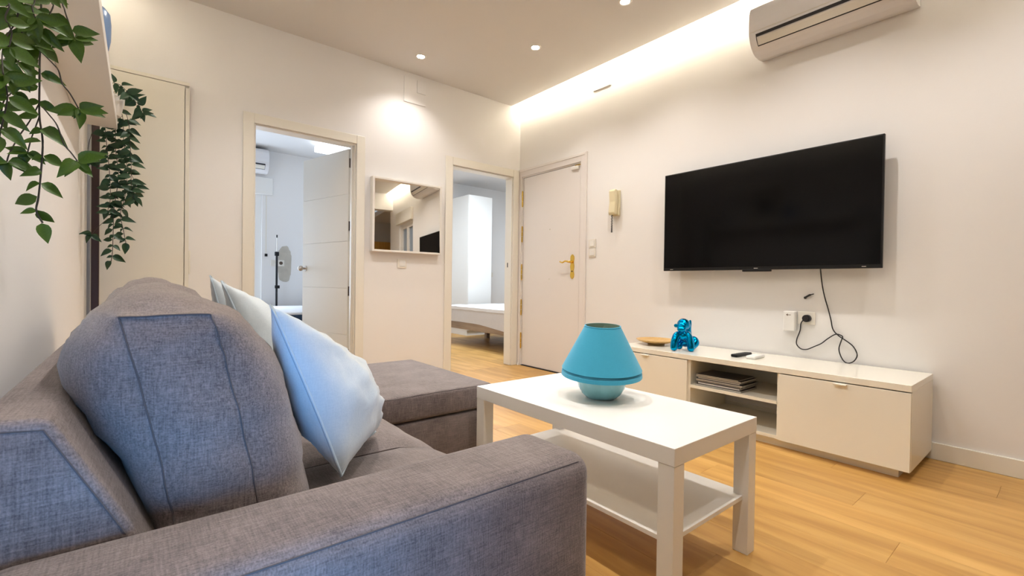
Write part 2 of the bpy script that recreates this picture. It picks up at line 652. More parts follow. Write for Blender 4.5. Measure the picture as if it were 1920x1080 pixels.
def window(name, axis, plane, a0, a1, z0, z1, inward):
    t = struct(name)

    def b(u0, u1, z0_, z1_, n0, n1, m, nm, par):
        n0, n1 = plane+inward*n0, plane+inward*n1
        n0, n1 = min(n0, n1), max(n0, n1)
        q = bx(n0, n1, u0, u1, z0_, z1_, r=.003) if axis == 'x' else bx(u0, u1, n0, n1, z0_, z1_, r=.003)
        return obj(nm, q, m, par)
    f = .045
    for (u0, u1, q0, q1) in ((a0, a0+f, z0, z1), (a1-f, a1, z0, z1), (a0+f, a1-f, z0, z0+f), (a0+f, a1-f, z1-f, z1)):
        b(u0, u1, q0, q1, -.10, -.03, 'white', 'window_frame', t)
    mid = (a0+a1)/2
    for (u0, u1) in ((a0+f, mid), (mid, a1-f)):
        for (p0, p1, q0, q1) in ((u0, u0+.05, z0+f, z1-f), (u1-.05, u1, z0+f, z1-f), (u0+.05, u1-.05, z0+f, z0+f+.05), (u0+.05, u1-.05, z1-f-.05, z1-f)):
            b(p0, p1, q0, q1, -.085, -.035, 'white', 'sash', t)
        b(u0+.05, u1-.05, z0+f+.05, z1-f-.05, -.065, -.058, 'pane', 'pane', t)
    return t


w1 = window('window_1', 'x', XW, WY0, WY1, WZ0, WZ1, -1)
obj('shutter_box', bx(XW-.05, XW, WY0-.06, WY1+.03, WZ1, WZ1+.22, r=.006), 'trim', w1)
w2 = window('window_2', 'x', XL, SY0, SY1, SZ0, SZ1, 1)
obj('roller_shutter', bx(XL-.15, XL-.13, SY0, SY1, .80, SZ1), 'plate', w2)
d4 = struct('door_2', bx(3.35, 4.2, YR, YR+.04, 0, 2.08, r=.004), 'orange_door')

# ---- first side room (seen through the left doorway)
Y1F = 6.6
rm = BM()
box(rm, -1.6, .1, Y1F, Y1F+.12, 0, 2.6)
box(rm, .1, 1.22, Y1F, Y1F+.12, 1.98, 2.6)
box(rm, 1.22, 2.3, Y1F, Y1F+.12, 0, 2.6)
struct('wall_bedroom_far', rm, 'wall')
struct('wall_bedroom_side', bx(-1.7, -1.6, YW+WT, Y1F, 0, 2.6), 'wall')
struct('wall_partition', bx(2.20, 2.30, YW+WT, 7.1, 0, 2.6), 'wall')
struct('ceiling_bedroom', bx(-1.7, 2.3, YW+WT, Y1F+.1, 2.55, 2.65), 'ceil')
b1 = struct('window_3')
for (a, b, z0, z1) in ((1.14, 1.22, 0, 1.98), (.1, .18, 0, 1.98), (.18, 1.14, 1.90, 1.98), (.62, .70, 0, 1.90)):
    obj('window_frame', bx(a, b, Y1F+.02, Y1F+.08, z0, z1, r=.004), 'white', b1)
for (a, b) in ((.18, .62), (.70, 1.14)):
    for (p, q, z0, z1) in ((a, a+.06, 0, 1.9), (b-.06, b, 0, 1.9), (a+.06, b-.06, 0, .1), (a+.06, b-.06, 1.82, 1.9)):
        obj('sash', bx(p, q, Y1F+.03, Y1F+.07, z0, z1, r=.003), 'white', b1)
    pm = obj('pane', bx(a+.06, b-.06, Y1F+.046, Y1F+.052, .1, 1.82), 'white', b1)
    pm.data.materials.clear()
    pm.data.materials.append(M['day_pane'])
obj('shutter_box', bx(-.02, 1.34, Y1F-.03, Y1F, 1.98, 2.20, r=.006), 'white', b1)
obj('shutter_strap', bx(1.262, 1.276, Y1F-.006, Y1F-.002, 1.22, 1.97), 'plate', b1)
obj('strap_guide', bx(1.255, 1.285, Y1F-.02, Y1F, 1.19, 1.225, r=.003), 'black', b1)

# ---- second side room (seen through the right doorway)
struct('wall_second_far', bx(2.3, 6.2, 7.0, 7.1, 0, 2.75), 'wall')
struct('wall_second_side', bx(6.1, 6.2, YW+WT, 7.0, 0, 2.75), 'wall')
struct('wall_second_near', bx(XW+.1, 6.2, YW, YW+WT, 0, 2.75), 'wall')
struct('ceiling_second', bx(2.3, 6.2, YW+WT, 7.1, 2.65, 2.75), 'ceil')

# ================================================================ LIGHT FITTINGS
led1 = tag(obj('led_strip', bx(3.078, 3.086, YE+.02, YW-.01, 2.895, 2.905), 'led'), 'warm led strip hidden in the ceiling cove above the television', 'light strip', 'cove led strips')
led2 = tag(obj('led_strip', bx(-.106, -.098, YE+.02, YW-.01, 2.895, 2.905), 'led'), 'warm led strip hidden in the ceiling cove above the sofa wall', 'light strip', 'cove led strips')
obj('carrier', bx(3.055, 3.078, YE+.02, YW-.01, 2.85, 2.91), 'white', led1)
obj('carrier', bx(-.098, -.075, YE+.02, YW-.01, 2.85, 2.91), 'white', led2)
area_light('cove_light_right', (3.092, (YE+YW)/2, 2.90), (3.3, (YE+YW)/2, 2.84), YW-YE-.1, .03, 15, (1, .92, .76)).rotation_euler = Matrix(((0, 0, -1), (1, 0, 0), (0, -1, 0))).to_euler()
area_light('cove_light_left', (-.112, (YE+YW)/2, 2.90), (-.3, (YE+YW)/2, 2.84), YW-YE-.1, .03, 13, (1, .92, .76)).rotation_euler = Matrix(((0, 0, 1), (-1, 0, 0), (0, -1, 0))).to_euler()


def downlight(x, y, label, power=26):
    t = thing('ceiling_downlight', label, 'downlight', (x, y, ZC), 'recessed ceiling downlights')
    q = lathe(BM(), [(.030, -.002), (.034, -.006), (.043, -.005), (.046, 0)], (x, y, ZC), 28, cap=False)
    obj('trim_ring', q, 'white', t, smooth=True)
    obj('lens', disc(BM(), (x, y, ZC-.002), (0, 0, 1), .030, .003, 24), 'lit', t)
    l = bpy.data.lights.new('downlight_beam', 'SPOT')
    l.energy, l.color = power, WARM
    l.spot_size, l.spot_blend = R(125), .75
    l.shadow_soft_size = .03
    o = bpy.data.objects.new('downlight_beam', l)
    COL.objects.link(o)
    o.location = (x, y, ZC-.012)
    return t


downlight(1.836, 3.519, 'small glowing downlight in the ceiling close to the wall with the doors', 17)
downlight(2.469, 2.780, 'small glowing downlight in the ceiling in front of the entrance door')
downlight(2.524, 1.943, 'small glowing downlight in the ceiling at the top edge above the television')
downlight(2.50, .95, 'ceiling downlight above the gap between coffee table and white bench')
downlight(2.50, -.05, 'ceiling downlight nearest the window beside the television wall')
downlight(.85, 2.75, 'ceiling downlight above the footstool end of the sofa', 38)
downlight(.85, 1.55, 'ceiling downlight above the middle of the grey sofa', 38)
downlight(.85, .35, 'ceiling downlight above the near sofa armrest', 38)

p2_ = thing('ceiling_lamp', 'added unseen square lamp lighting the right room above the white bed', 'lamp', (3.75, 5.2, 2.65))  # made-up fixture, added out of view to carry the right room's fill light
obj('lamp_base', bx(3.44, 4.06, 4.89, 5.51, 2.58, 2.65, r=.008), 'white', p2_)
obj('diffuser', bx(3.46, 4.04, 4.91, 5.49, 2.576, 2.581), 'plafond', p2_)
pl_ = thing('ceiling_lamp', 'square white ceiling lamp seen above the open white door', 'lamp', (1.85, 5.7, 2.55))
obj('lamp_base', bx(1.68, 2.02, 5.5, 5.9, 2.53, 2.55), 'white', pl_)
obj('diffuser', bx(1.66, 2.04, 5.48, 5.92, 2.46, 2.53, r=.01), 'plafond', pl_)

# ================================================================ SOFA
SB = -.155                     # back plane of the sofa
sofa = thing('corner_sofa', 'dark grey woven fabric corner sofa with storage footstool end along the wall', 'sofa', (.3, 1.5, 0))


def wrinkle(bm, amp, scale, seed=0, zs=1.0):
    bm.normal_update()
    for v in bm.verts:
        p = Vector((v.co.x*scale, v.co.y*scale, v.co.z*scale*zs)) + Vector((seed, seed*.7, seed*1.3))
        v.co += v.normal*amp*(noise.noise(p)+.5*noise.noise(p*2.3))


def soft_box(x0, x1, y0, y1, z0, z1, r, seg=5, cuts=0):
    q = bx(x0, x1, y0, y1, z0, z1, r=r, seg=seg)
    return q


# near armrest
AX1, AY0, AY1, AZ = .705, .595, .80, .552
arm = obj('armrest', soft_box(SB, AX1, AY0, AY1, .05, AZ, .042, 6), 'sofa', sofa, smooth=True)
sm = tube(BM(), [(SB+.05, AY0+.0125, AZ-.0125), (AX1-.06, AY0+.0125, AZ-.0125), (AX1-.042, AY0+.0125, AZ-.0125), (AX1-.025, AY0+.016, AZ-.0165)], .0014, 6)
obj('seam', sm, 'seam', arm, smooth=True)
# back frame
bf = prism(BM(), [(SB, .05), (.06, .05), (.04, .45), (-.006, .555), (-.085, .712), (SB, .716)], 'y', AY1-.008, 2.50, r=.013, seg=4)
bk = obj('back_frame', bf, 'sofa', sofa, smooth=True, angle=60)
obj('seam', tube(BM(), [(-.012, AY1-.0075, .545), (-.09, AY1-.0075, .698), (SB+.014, AY1-.0075, .703)], .0014, 6), 'seam', bk)
# base and feet
obj('base', bx(SB+.02, .66, AY1, 2.47, .06, .30, r=.01), 'sofa', sofa)
for (x, y) in ((.62, .66), (-.09, .66), (-.09, 2.40), (1.15, 1.74), (1.15, 2.36)):
    obj('foot', disc(BM(), (x, y, .03), (0, 0, 1), .025, .06, 16), 'black', sofa)


def seat_pad(x0, x1, y0, y1, z0, z1, amp=.003, seed=0):
    q = bx(x0, x1, y0, y1, z0, z1)
    bmesh.ops.subdivide_edges(q, edges=q.edges[:], cuts=9, use_grid_fill=True)
    cx, cy, cz = (x0+x1)/2, (y0+y1)/2, (z0+z1)/2
    for v in q.verts:
        a, b, c = (v.co.x-cx)/((x1-x0)/2), (v.co.y-cy)/((y1-y0)/2), (v.co.z-cz)/((z1-z0)/2)
        # round the front edge strongly, the sides slightly, crown the top
        if c > 0:
            v.co.z += .012*(1-a*a)*(1-b*b)*c
            v.co.z -= .050*max(0, (a-.55)/.45)**2.2*c
            v.co.z -= .010*max(0, (abs(b)-.8)/.2)**2*c
        v.co.x += .016*(1-c*c)*(1 if a > .98 else 0)
    wrinkle(q, amp, 7, seed)
    return q


obj('seat_cushion', seat_pad(.02, .715, AY1-.002, 1.205, .29, .425, seed=1), 'sofa', sofa, smooth=True, angle=50)
obj('seat_cushion', seat_pad(.02, .705, 1.212, 1.80, .29, .425, seed=5), 'sofa', sofa, smooth=True, angle=50)
# chaise / storage footstool: body and lifting lid
CY0, CY1, CX1 = 1.67, 2.47, 1.255
obj('footstool_body', bx(.67, CX1-.012, CY0+.006, CY1-.006, .06, .318, r=.012, seg=3), 'sofa', sofa, smooth=True, angle=40)
ld = prism(BM(), [(.02, 1.815), (.655, 1.815), (.735, CY0), (CX1, CY0), (CX1, CY1), (.02, CY1)], 'z', .325, .432, r=.017, seg=4)
lid = obj('footstool_lid', ld, 'sofa', sofa, smooth=True, angle=50)
obj('seam', tube(BM(), smooth_path([(.665, 1.795, .4225), (.738, CY0+.006, .4255), (.9, CY0+.005, .427), (CX1-.03, CY0+.005, .427)], 4), .0012, 6), 'seam', lid)


def interp(tab, t):
    for (a, va), (b, vb) in zip(tab, tab[1:]):
        if t <= b:
            return va+(vb-va)*(t-a)/(b-a)
    return tab[-1][1]


def back_cushion(y0, y1, seed, top=.828, zlow=.415, lean=.04, amp=1.0):
    """boxed cushion: a flat gusset strip between two seams, front and back panels puffed out from the seams"""
    q = BM()
    bmesh.ops.create_cube(q, size=2)
    bmesh.ops.subdivide_edges(q, edges=q.edges[:], cuts=25, use_grid_fill=True)
    loops = {'f': [], 'b': [], 't': []}
    ed = lambda u: math.sin(u*math.pi/2)
    for v in q.verts:
        a0, b0, c0 = v.co
        b, c = ed(b0), ed(c0)
        t = (c+1)/2
        z = zlow+(top-zlow)*t
        mid = interp([(0, .115), (.45, .085), (.84, .052), (1, .034)], t)
        gb = max(0, 1-abs(b)**5)**.5
        gc = max(0, 1-max(0, c)**3.2)**.5
        puff = (.112*(.86+.14*math.cos(c*1.2)) if a0 > 0 else interp([(0, .02), (.4, .055), (.72, .105), (.88, .105), (1, .09)], t))*gb*gc
        x = mid+a0*(.058+puff)
        y = (y0+y1)/2+b*(y1-y0)/2*(1-.02*t)+lean*t*(-b if b < 0 else 0)
        if abs(b0) > .999:
            y += math.copysign(.016, b0)*(1-a0*a0)*(1-c*c)
        if c0 > .999:
            z += .030*(1-abs(b)**2.5)*(1-.5*a0*a0)
        z += .016*(1-abs(b)**2.5)*max(0, c)**2
        key = []
        if b0 < -.999 and a0 > .999:
            key.append('f')
        if b0 < -.999 and a0 < -.999:
            key.append('b')
        if b0 < -.999 and c0 > .999:
            key.append('t')
        v.co = (x, y, z)
        for k in key:
            loops[k].append((c0 if k != 't' else a0, v))
    wrinkle(q, .0085*amp, 6, seed, 3.2)
    wrinkle(q, .0036*amp, 17, seed+3, 3.0)
    paths = {k: [v.co.copy()+Vector((0, -.0006, 0)) for _, v in sorted(l, key=lambda e: e[0])] for k, l in loops.items()}
    return q, paths


def cushion_part(y0, y1, seed, **k):
    q, paths = back_cushion(y0, y1, seed, **k)
    o = obj('back_cushion', q, 'sofa', sofa, smooth=True)
    for p in paths.values():
        obj('seam', tube(BM(), p, .0013, 6), 'seam', o, smooth=True)
    return o


cushion_part(.850, 1.60, 2.2)
cushion_part(1.665, 2.42, 8.1, top=.838)

# ---------------------------------------------------------------- throw pillows


def pillow(label, NT, NB, FT, FB, thick, seed):
    """square knife edge pillow spanned by its near/far upper and lower corners"""
    NT, NB, FT, FB = (Vector(p) for p in (NT, NB, FT, FB))
    c = (NT+NB+FT+FB)/4
    n = (FT+FB-NT-NB).cross(NT+FT-NB-FB).normalized()
    if n.x < 0:
        n = -n
    t = thing('throw_pillow', label, 'pillow', tuple((NB+FB)/2), 'pale blue throw pillows on the sofa')
    N = 28

    def edge(u, v):
        pu = 1-.075*(1-v*v)
        pv = 1-.075*(1-u*u)
        return u*pu, v*pv

    def pos(u, v, s):
        eu, ev = edge(u, v)
        th = (max(0, (1-u*u)*(1-v*v)))**.52
        p = Vector((u*3, v*3, s*2+seed))
        th *= 1+.16*noise.noise(p)+.07*noise.noise(p*2.7)+.03*noise.noise(p*6)
        rad = noise.noise(Vector((u*7*abs(v)+seed, v*9, seed)))*.016*(1-th)*(1 if abs(u) < .99 and abs(v) < .99 else 0)
        bi = ((NB*(1-eu)+FB*(1+eu))*(1-ev)+(NT*(1-eu)+FT*(1+eu))*(1+ev))/4
        return bi+n*((1 if s > 0 else -.72)*thick/2*th+rad*thick*2)
    q = BM()
    G = {}
    for s in (1, -1):
        for i in range(N+1):
            for j in range(N+1):
                bd = i in (0, N) or j in (0, N)
                key = (i, j, 0 if bd else s)
                if key not in G:
                    u, v = -math.cos(math.pi*i/N), -math.cos(math.pi*j/N)
                    u, v = .5*u+.5*(2*i/N-1), .5*v+.5*(2*j/N-1)
                    G[key] = q.verts.new(pos(u, v, s))

    def g(i, j, s):
        return G[(i, j, 0 if (i in (0, N) or j in (0, N)) else s)]
    for s in (1, -1):
        for i in range(N):
            for j in range(N):
                f = (g(i, j, s), g(i+1, j, s), g(i+1, j+1, s), g(i, j+1, s))
                q.faces.new(f if s > 0 else f[::-1])
    ring = []
    for k in range(4*12):
        e, f_ = divmod(k, 12)
        s_ = f_/12*2-1
        u, v = ((s_, -1), (1, s_), (-s_, 1), (-1, -s_))[e]
        ring.append(pos(u, v, 1))
    obj('pillow_cover', q, 'pillow', t, smooth=True)
    obj('piping', tube(BM(), ring, .0032, 6, closed=True), 'piping', t, smooth=True)
    return t


pillow('large pale blue pillow nearest the armrest, leaning on the back cushion', pix(508, 573, 1, 1.02), pix(640, 892, 1, .97), (.385, 1.37, .625), (.540, 1.29, .445), .23, 1.5)
pillow('pale blue pillow in the middle, half hidden behind the nearest grey cushion', pix(415, 527, 1, 1.70), (.36, 1.66, .455), (.40, 2.02, .76), (.50, 2.02, .445), .20, 4.5)
pillow('pale blue pillow furthest along the sofa with only its tip showing', pix(394, 517, 1, 2.08), (.31, 2.08, .455), (.36, 2.40, .80), (.45, 2.40, .455), .17, 9.5)

# ================================================================ COFFEE TABLE
TX0, TX1, TY0, TY1, TZ = 1.11, 1.608, .668, 1.592, .45
tb = thing('coffee_table', 'low white rectangular coffee table with square legs and a lower shelf', 'coffee table', ((TX0+TX1)/2, (TY0+TY1)/2, 0))
obj('table_top', bx(TX0, TX1, TY0, TY1, TZ-.05, TZ, r=.0015), 'satin', tb)
for x in (TX0+.001, TX1-.051):
    for y in (TY0+.001, TY1-.051):
        obj('leg', bx(x, x+.05, y, y+.05, 0, TZ-.051, r=.0012), 'satin', tb)
obj('shelf', bx(TX0+.012, TX1-.012, TY0+.02, TY1-.02, .178, .192, r=.001), 'satin', tb)

# ---- table lamp
lx, ly = 1.388, 1.152
lp = thing('table_lamp', 'turquoise table lamp with cone shade and ribbed glass base on the coffee table', 'lamp', (lx, ly, TZ))
rib = lambda a, z: 1+.016*abs(math.sin(a*11))
prof = [(.045, 0), (.058, .003), (.074, .018), (.086, .040), (.0925, .066), (.091, .09), (.083, .112), (.066, .128), (.040, .138), (.026, .142)]
obj('glass_base', lathe(BM(), prof, (lx, ly, TZ), 88, rib), 'glass_base', lp, smooth=True)
obj('neck', lathe(BM(), [(.020, .140), (.020, .165), (.012, .168), (.012, .20)], (lx, ly, TZ), 20), 'steel', lp, smooth=True, angle=40)
tilt = Matrix.Translation((lx, ly, TZ+.14)) @ Matrix.Rotation(R(2.2), 4, (.6, .7, 0)) @ Matrix.Translation((-lx, -ly, -TZ-.14))


def shade(r0, z0, r1, z1, th=.0018):
    q = lathe(BM(), [(r0, z0), (r1, z1), (r1-th, z1), (r0-th, z0), (r0, z0)], (lx, ly, TZ), 72, cap=False)
    bmesh.ops.remove_doubles(q, verts=q.verts, dist=1e-5)
    return q


lean_ = Matrix.Translation((lx, ly, TZ+.14)) @ Matrix.Rotation(R(3.5), 4, Vector((-.776, .631, 0)).cross(Vector((0, 0, 1))).cross(Vector((0, 0, 1)))) @ Matrix.Translation((-lx, -ly, -TZ-.14))


def tilted(q):
    bmesh.ops.transform(q, matrix=lean_, verts=q.verts)
    return q


sh = obj('lamp_shade', tilted(shade(.152, .114, .0665, .279)), 'shade', lp, smooth=True, angle=50)
obj('lining', tilted(lathe(BM(), [(.1488, .115), (.0642, .2785)], (lx, ly, TZ), 72, cap=False)), 'shade_in', sh, smooth=True)
obj('rim_band', tilted(tube(BM(), [(lx+.0675*math.cos(a*math.pi/30), ly+.0675*math.sin(a*math.pi/30), TZ+.277) for a in range(60)], .0017, 6, closed=True)), 'shade', sh, smooth=True)
us = lathe(BM(), [(.1535, .088), (.1520, .102), (.130, .112), (.128, .110), (.150, .100), (.1515, .088), (.1535, .088)], (lx, ly, TZ), 72, cap=False)
tilted(us)
obj('shade_skirt', us, 'shade', lp, smooth=True, angle=50)
hr = BM()
for k in range(3):
    a = k*2*math.pi/3+.6
    tube(hr, [(lx, ly, TZ+.24), (lx+.066*math.cos(a), ly+.066*math.sin(a), TZ+.272)], .0012, 6)
tube(hr, [(lx, ly, TZ+.2), (lx, ly, TZ+.245)], .004, 8)
obj('shade_carrier', hr, 'steel', lp)
bl = BM()
bmesh.ops.create_uvsphere(bl, u_segments=16, v_segments=10, radius=.02, matrix=Matrix.Translation((lx, ly, TZ+.216)))
obj('bulb', bl, 'pot', lp, smooth=True)

# ================================================================ TV BENCH
BX0, BX1, BY0, BY1, BZ = 2.715, 3.208, .463, 2.125, .447
tvb = thing('tv_bench', 'long low glossy white media bench with two flap doors under the television', 'tv bench', ((BX0+BX1)/2, (BY0+BY1)/2, 0))
obj('top_board', bx(BX0, BX1, BY0, BY1, BZ-.031, BZ, r=.0015), 'gloss', tvb)
M1, M2 = 1.020, 1.548
for y in (BY0, BY1-.018):
    obj('side_panel', bx(BX0+.018, BX1, y, y+.018, .048, BZ-.0315, r=.001), 'gloss', tvb)
for y in (M1-.006, M2-.004):
    obj('divider', bx(BX0+.018, BX1-.01, y, y+.018, .066, BZ-.0315), 'gloss', tvb)
obj('bottom_board', bx(BX0+.018, BX1-.01, BY0+.018, BY1-.018, .048, .066), 'gloss', tvb)
obj('back_panel', bx(BX1-.009, BX1-.004, BY0+.018, BY1-.018, .255, BZ-.032), 'gloss', tvb)
obj('shelf', bx(BX0+.012, BX1-.012, M1+.0125, M2-.0045, .240, .258), 'gloss', tvb)
obj('plinth', bx(BX0+.055, BX1-.04, BY0+.05, BY1-.05, 0, .048), 'gloss', tvb)
for (a, b, hyc) in ((BY0+.001, M1-.001, .735), (M2+.012, BY1-.001, 1.87)):
    dr = obj('door', bx(BX0, BX0+.017, a, b, .049, BZ-.036, r=.0012), 'gloss', tvb)
    obj('handle', bx(BX0-.016, BX0+.004, hyc-.028, hyc+.028, BZ-.046, BZ-.0385, r=.002), 'gloss', dr)

# ---- things on the bench
pc = (2.985, 1.965)
plt = thing('serving_plate', 'round shallow bamboo dish at the far end of the white bench', 'plate', (*pc, BZ))
obj('dish', lathe(BM(), [(.045, .012), (.085, .014), (.125, .026), (.142, .036), (.143, .039), (.138, .039), (.12, .031), (.08, .02), (0.0, .018)], (*pc, BZ), 56), 'bamboo', plt, smooth=True)
obj('foot_ring', lathe(BM(), [(.060, 0), (.062, .013), (.05, .0135), (.05, 0)], (*pc, BZ), 40), 'bamboo', plt, smooth=True, angle=40)

# shiny blue sitting monkey figurine
mx, my = 2.895, 1.69
S = .000339
RT, TOW = Vector((.776, -.631, 0)), Vector((-.631, -.776, 0))


def mk(px_, py__, toward):
    return Vector((mx, my, BZ+.003)) + RT*((px_-560)*S) + Vector((0, 0, (858-py__)*S)) + TOW*toward


mb = BM()


def ball(p, r, sx=1, sz=1):
    """plain latitude sphere"""
    nu, nv = 14, 9
    rows = []
    for a in range(1, nv):
        th = math.pi*a/nv
        rows.append([mb.verts.new((p.x+r*sx*math.sin(th)*math.cos(2*math.pi*b/nu), p.y+r*sx*math.sin(th)*math.sin(2*math.pi*b/nu), p.z+r*sz*math.cos(th))) for b in range(nu)])
    n_, s_ = mb.verts.new((p.x, p.y, p.z+r*sz)), mb.verts.new((p.x, p.y, p.z-r*sz))
    for b in range(nu):
        mb.faces.new((n_, rows[0][b], rows[0][(b+1) % nu]))
        mb.faces.new((s_, rows[-1][(b+1) % nu], rows[-1][b]))
        for A_, B_ in zip(rows, rows[1:]):
            mb.faces.new((A_[b], B_[b], B_[(b+1) % nu], A_[(b+1) % nu]))


def limb(pts):
    path = smooth_path([p for p, _ in pts], 8)
    for i, p in enumerate(path):
        t = i/(len(path)-1)*(len(pts)-1)
        k = min(int(t), len(pts)-2)
        ball(p, pts[k][1]*(1-(t-k))+pts[k+1][1]*(t-k))


limb([(mk(500, 560, .040), .034), (mk(600, 600, -.005), .044), (mk(665, 700, -.045), .044)])     # trunk
ball(mk(500, 345, .045), .043, 1, .98)                                                   # crown
ball(mk(455, 375, .062), .036, 1, .85)                                                   # face
ball(mk(430, 428, .076), .027, 1.12, .72)                                                # muzzle
ball(mk(440, 458, .070), .022, 1.15, .5)                                                 # lower lip
ball(mk(340, 365, .050), .0125)                                                          # ears
ball(mk(612, 365, .030), .0155)
limb([(mk(480, 545, .038), .026), (mk(375, 565, .046), .026), (mk(318, 680, .056), .025), (mk(305, 795, .058), .0245)])
limb([(mk(575, 545, .035), .026), (mk(600, 590, .052), .025), (mk(620, 720, .070), .024), (mk(622, 805, .074), .024)])
limb([(mk(680, 720, -.04), .030), (mk(790, 670, -.03), .026), (mk(812, 730, -.010), .025), (mk(735, 785, .008), .024)])   # hind leg on the right
limb([(mk(600, 720, -.02), .030), (mk(490, 730, .000), .026), (mk(455, 790, .014), .022)])     # hind leg in front
limb([(mk(650, 560, -.045), .040), (mk(670, 470, -.05), .032), (mk(705, 390, -.05), .021), (mk(738, 340, -.05), .011), (mk(740, 295, -.05), .0085)])   # tail
mk_o = obj('monkey_figurine', mb, 'balloon', smooth=True)
md = mk_o.modifiers.new('remesh', 'REMESH')
md.mode = 'VOXEL'
md.voxel_size = .0030
md.use_smooth_shade = True
sm_ = mk_o.modifiers.new('smooth', 'SMOOTH')
sm_.iterations = 3
sm_.factor = .5
tag(mk_o, 'shiny metallic blue monkey figurine on all fours on the bench', 'figurine')


def slab(name, label, cat, c, ln, wd, th, ang_, m, r, group=None):
    t = thing(name, label, cat, c, group)
    q = bx(-ln/2, ln/2, -wd/2, wd/2, 0, th, r=r, seg=4)
    bmesh.ops.transform(q, matrix=Matrix.Translation(c) @ Matrix.Rotation(ang_, 4, 'Z'), verts=q.verts)
    obj('body', q, m, t, smooth=True, angle=40)
    return t, Matrix.Translation(c) @ Matrix.Rotation(ang_, 4, 'Z')


r1, mt1 = slab('remote_control', 'slim black remote control on the white bench top', 'remote', (2.960, 1.330, BZ), .19, .040, .018, R(-3), 'black', .006)
for k in range(6):
    for j in (-1, 0, 1):
        q = disc(BM(), (-.06+k*.022, j*.009, .0183), (0, 0, 1), .0032, .0015, 8)
        bmesh.ops.transform(q, matrix=mt1, verts=q.verts)
        obj('button', q, 'rubber', r1)
r2, mt2 = slab('remote_control', 'short white remote control beside the black one', 'remote', (2.945, 1.240, BZ), .155, .056, .020, R(2), 'white', .008)
q = bx(.02, .06, -.018, .018, .0196, .0206)
bmesh.ops.transform(q, matrix=mt2, verts=q.verts)
obj('display', q, 'plate', r2)

# ---- magazines in the open compartment
zm = .2585
names = ['lowest magazine of the stack in the bench, pale page edges', 'second magazine from the bottom of the stack, violet cover',
         'third magazine from the bottom of the stack, dark cover', 'fourth magazine up in the stack, pale spine edge',
         'fifth magazine up in the stack, shifted inward', 'sixth magazine up, just under the top one',
         'topmost glossy dark magazine of the stack in the open compartment']
for i, nm in enumerate(names):
    th = (.009, .012, .010, .008, .011, .010, .007)[i]
    a0 = 1.235 + (.0, .012, .004, -.006, .012, .003, .016)[i]
    a1 = 1.524 - (.004, .016, .0, .004, .014, .002, .006)[i]
    x0 = BX0+.035+(.0, .006, .012, .003, .010, .005, .0)[i]
    x1 = x0+.215
    t = thing('magazine', nm, 'magazine', ((x0+x1)/2, (a0+a1)/2, zm), 'magazines stacked in the bench')
    obj('pages', bx(x0+.002, x1, a0+.002, a1-.002, zm+.001, zm+th-.001), 'pages', t)
    m = 'cover_violet' if i in (1, 4) else 'cover_dark'
    obj('cover', bx(x0, x1, a0, a1, zm+th-.0012, zm+th), m, t)
    obj('cover', bx(x0, x1, a0, a1, zm, zm+.0012), m, t)
    zm += th+.0006

# ================================================================ TELEVISION AND ITS CABLE
VX, VY0, VY1, VZ0, VZ1 = 3.13, .668, 2.006, .997, 1.727
tv = thing('television', 'large black flat television mounted on the white wall', 'television', (XW, (VY0+VY1)/2, VZ0))
obj('bezel', bx(VX, VX+.022, VY0, VY1, VZ0, VZ1, r=.003), 'black', tv)
obj('screen', bx(VX-.0012, VX+.001, VY0+.008, VY1-.008, VZ0+.022, VZ1-.008), 'screen', tv)
obj('rear_housing', bx(VX+.022, VX+.055, VY0+.12, VY1-.12, VZ0+.02, VZ1-.18, r=.01), 'black', tv)
obj('wall_bracket', bx(VX+.055, XW-.001, 1.1, 1.55, 1.2, 1.5), 'black', tv)
obj('sensor_bar', bx(VX-.004, VX+.02, 1.235, 1.412, VZ0-.012, VZ0+.004, r=.003), 'black', tv)
for (y, wd) in ((1.325, .012), (VY1-.07, .012), (VY0+.08, .010)):
    obj('mark', bx(VX-.0022, VX-.0010, y-wd, y+wd, VZ0+.0085, VZ0+.0115), 'plate', tv)

pts = [(1538, 500), (1541, 530), (1546, 556), (1553, 580), (1558, 600), (1562, 618), (1573, 630), (1588, 640), (1600, 650), (1607, 664), (1604, 674), (1596, 680), (1586, 680),
       (1578, 671), (1573, 655), (1577, 640), (1580, 632), (1575, 628), (1566, 627), (1552, 635), (1540, 644), (1526, 650), (1513, 655), (1502, 654), (1494, 646), (1494, 636), (1500, 620), (1502, 606), (1508, 598)]
path = []
for i, p in enumerate(pts):
    xx = XW-.013
    if 9 <= i <= 14:
        xx = XW-.022
    if i in (15, 16, 17):
        xx = XW-.02
    if i == 0:
        xx = XW-.05
    if i == len(pts)-1:
        xx = XW-.03
    path.append(pix(*p, 0, xx))
cab = tag(obj('power_cable', tube(BM(), smooth_path(path, 5), .0032, 8), 'rubber', smooth=True), 'thin black television power cable looping down the wall to the socket', 'cable')
pb = BM()
pc_ = pix(1513, 597, 0, XW-.02)
disc(pb, (XW-.022, pc_.y, pc_.z), (1, 0, 0), .022, .030, 20)
disc(pb, (XW-.040, pc_.y, pc_.z), (1, 0, 0), .016, .012, 20)
obj('plug', pb, 'rubber', cab)

# ================================================================ WALL FITTINGS


def plate_on_right(name, label, cat, y0, y1, z0, z1, th=.009, group=None, m='plate'):
    t = thing(name, label, cat, (XW, (y0+y1)/2, z0), group)
    obj('plate', bx(XW-th, XW, y0, y1, z0, z1, r=.003), m, t)
    return t


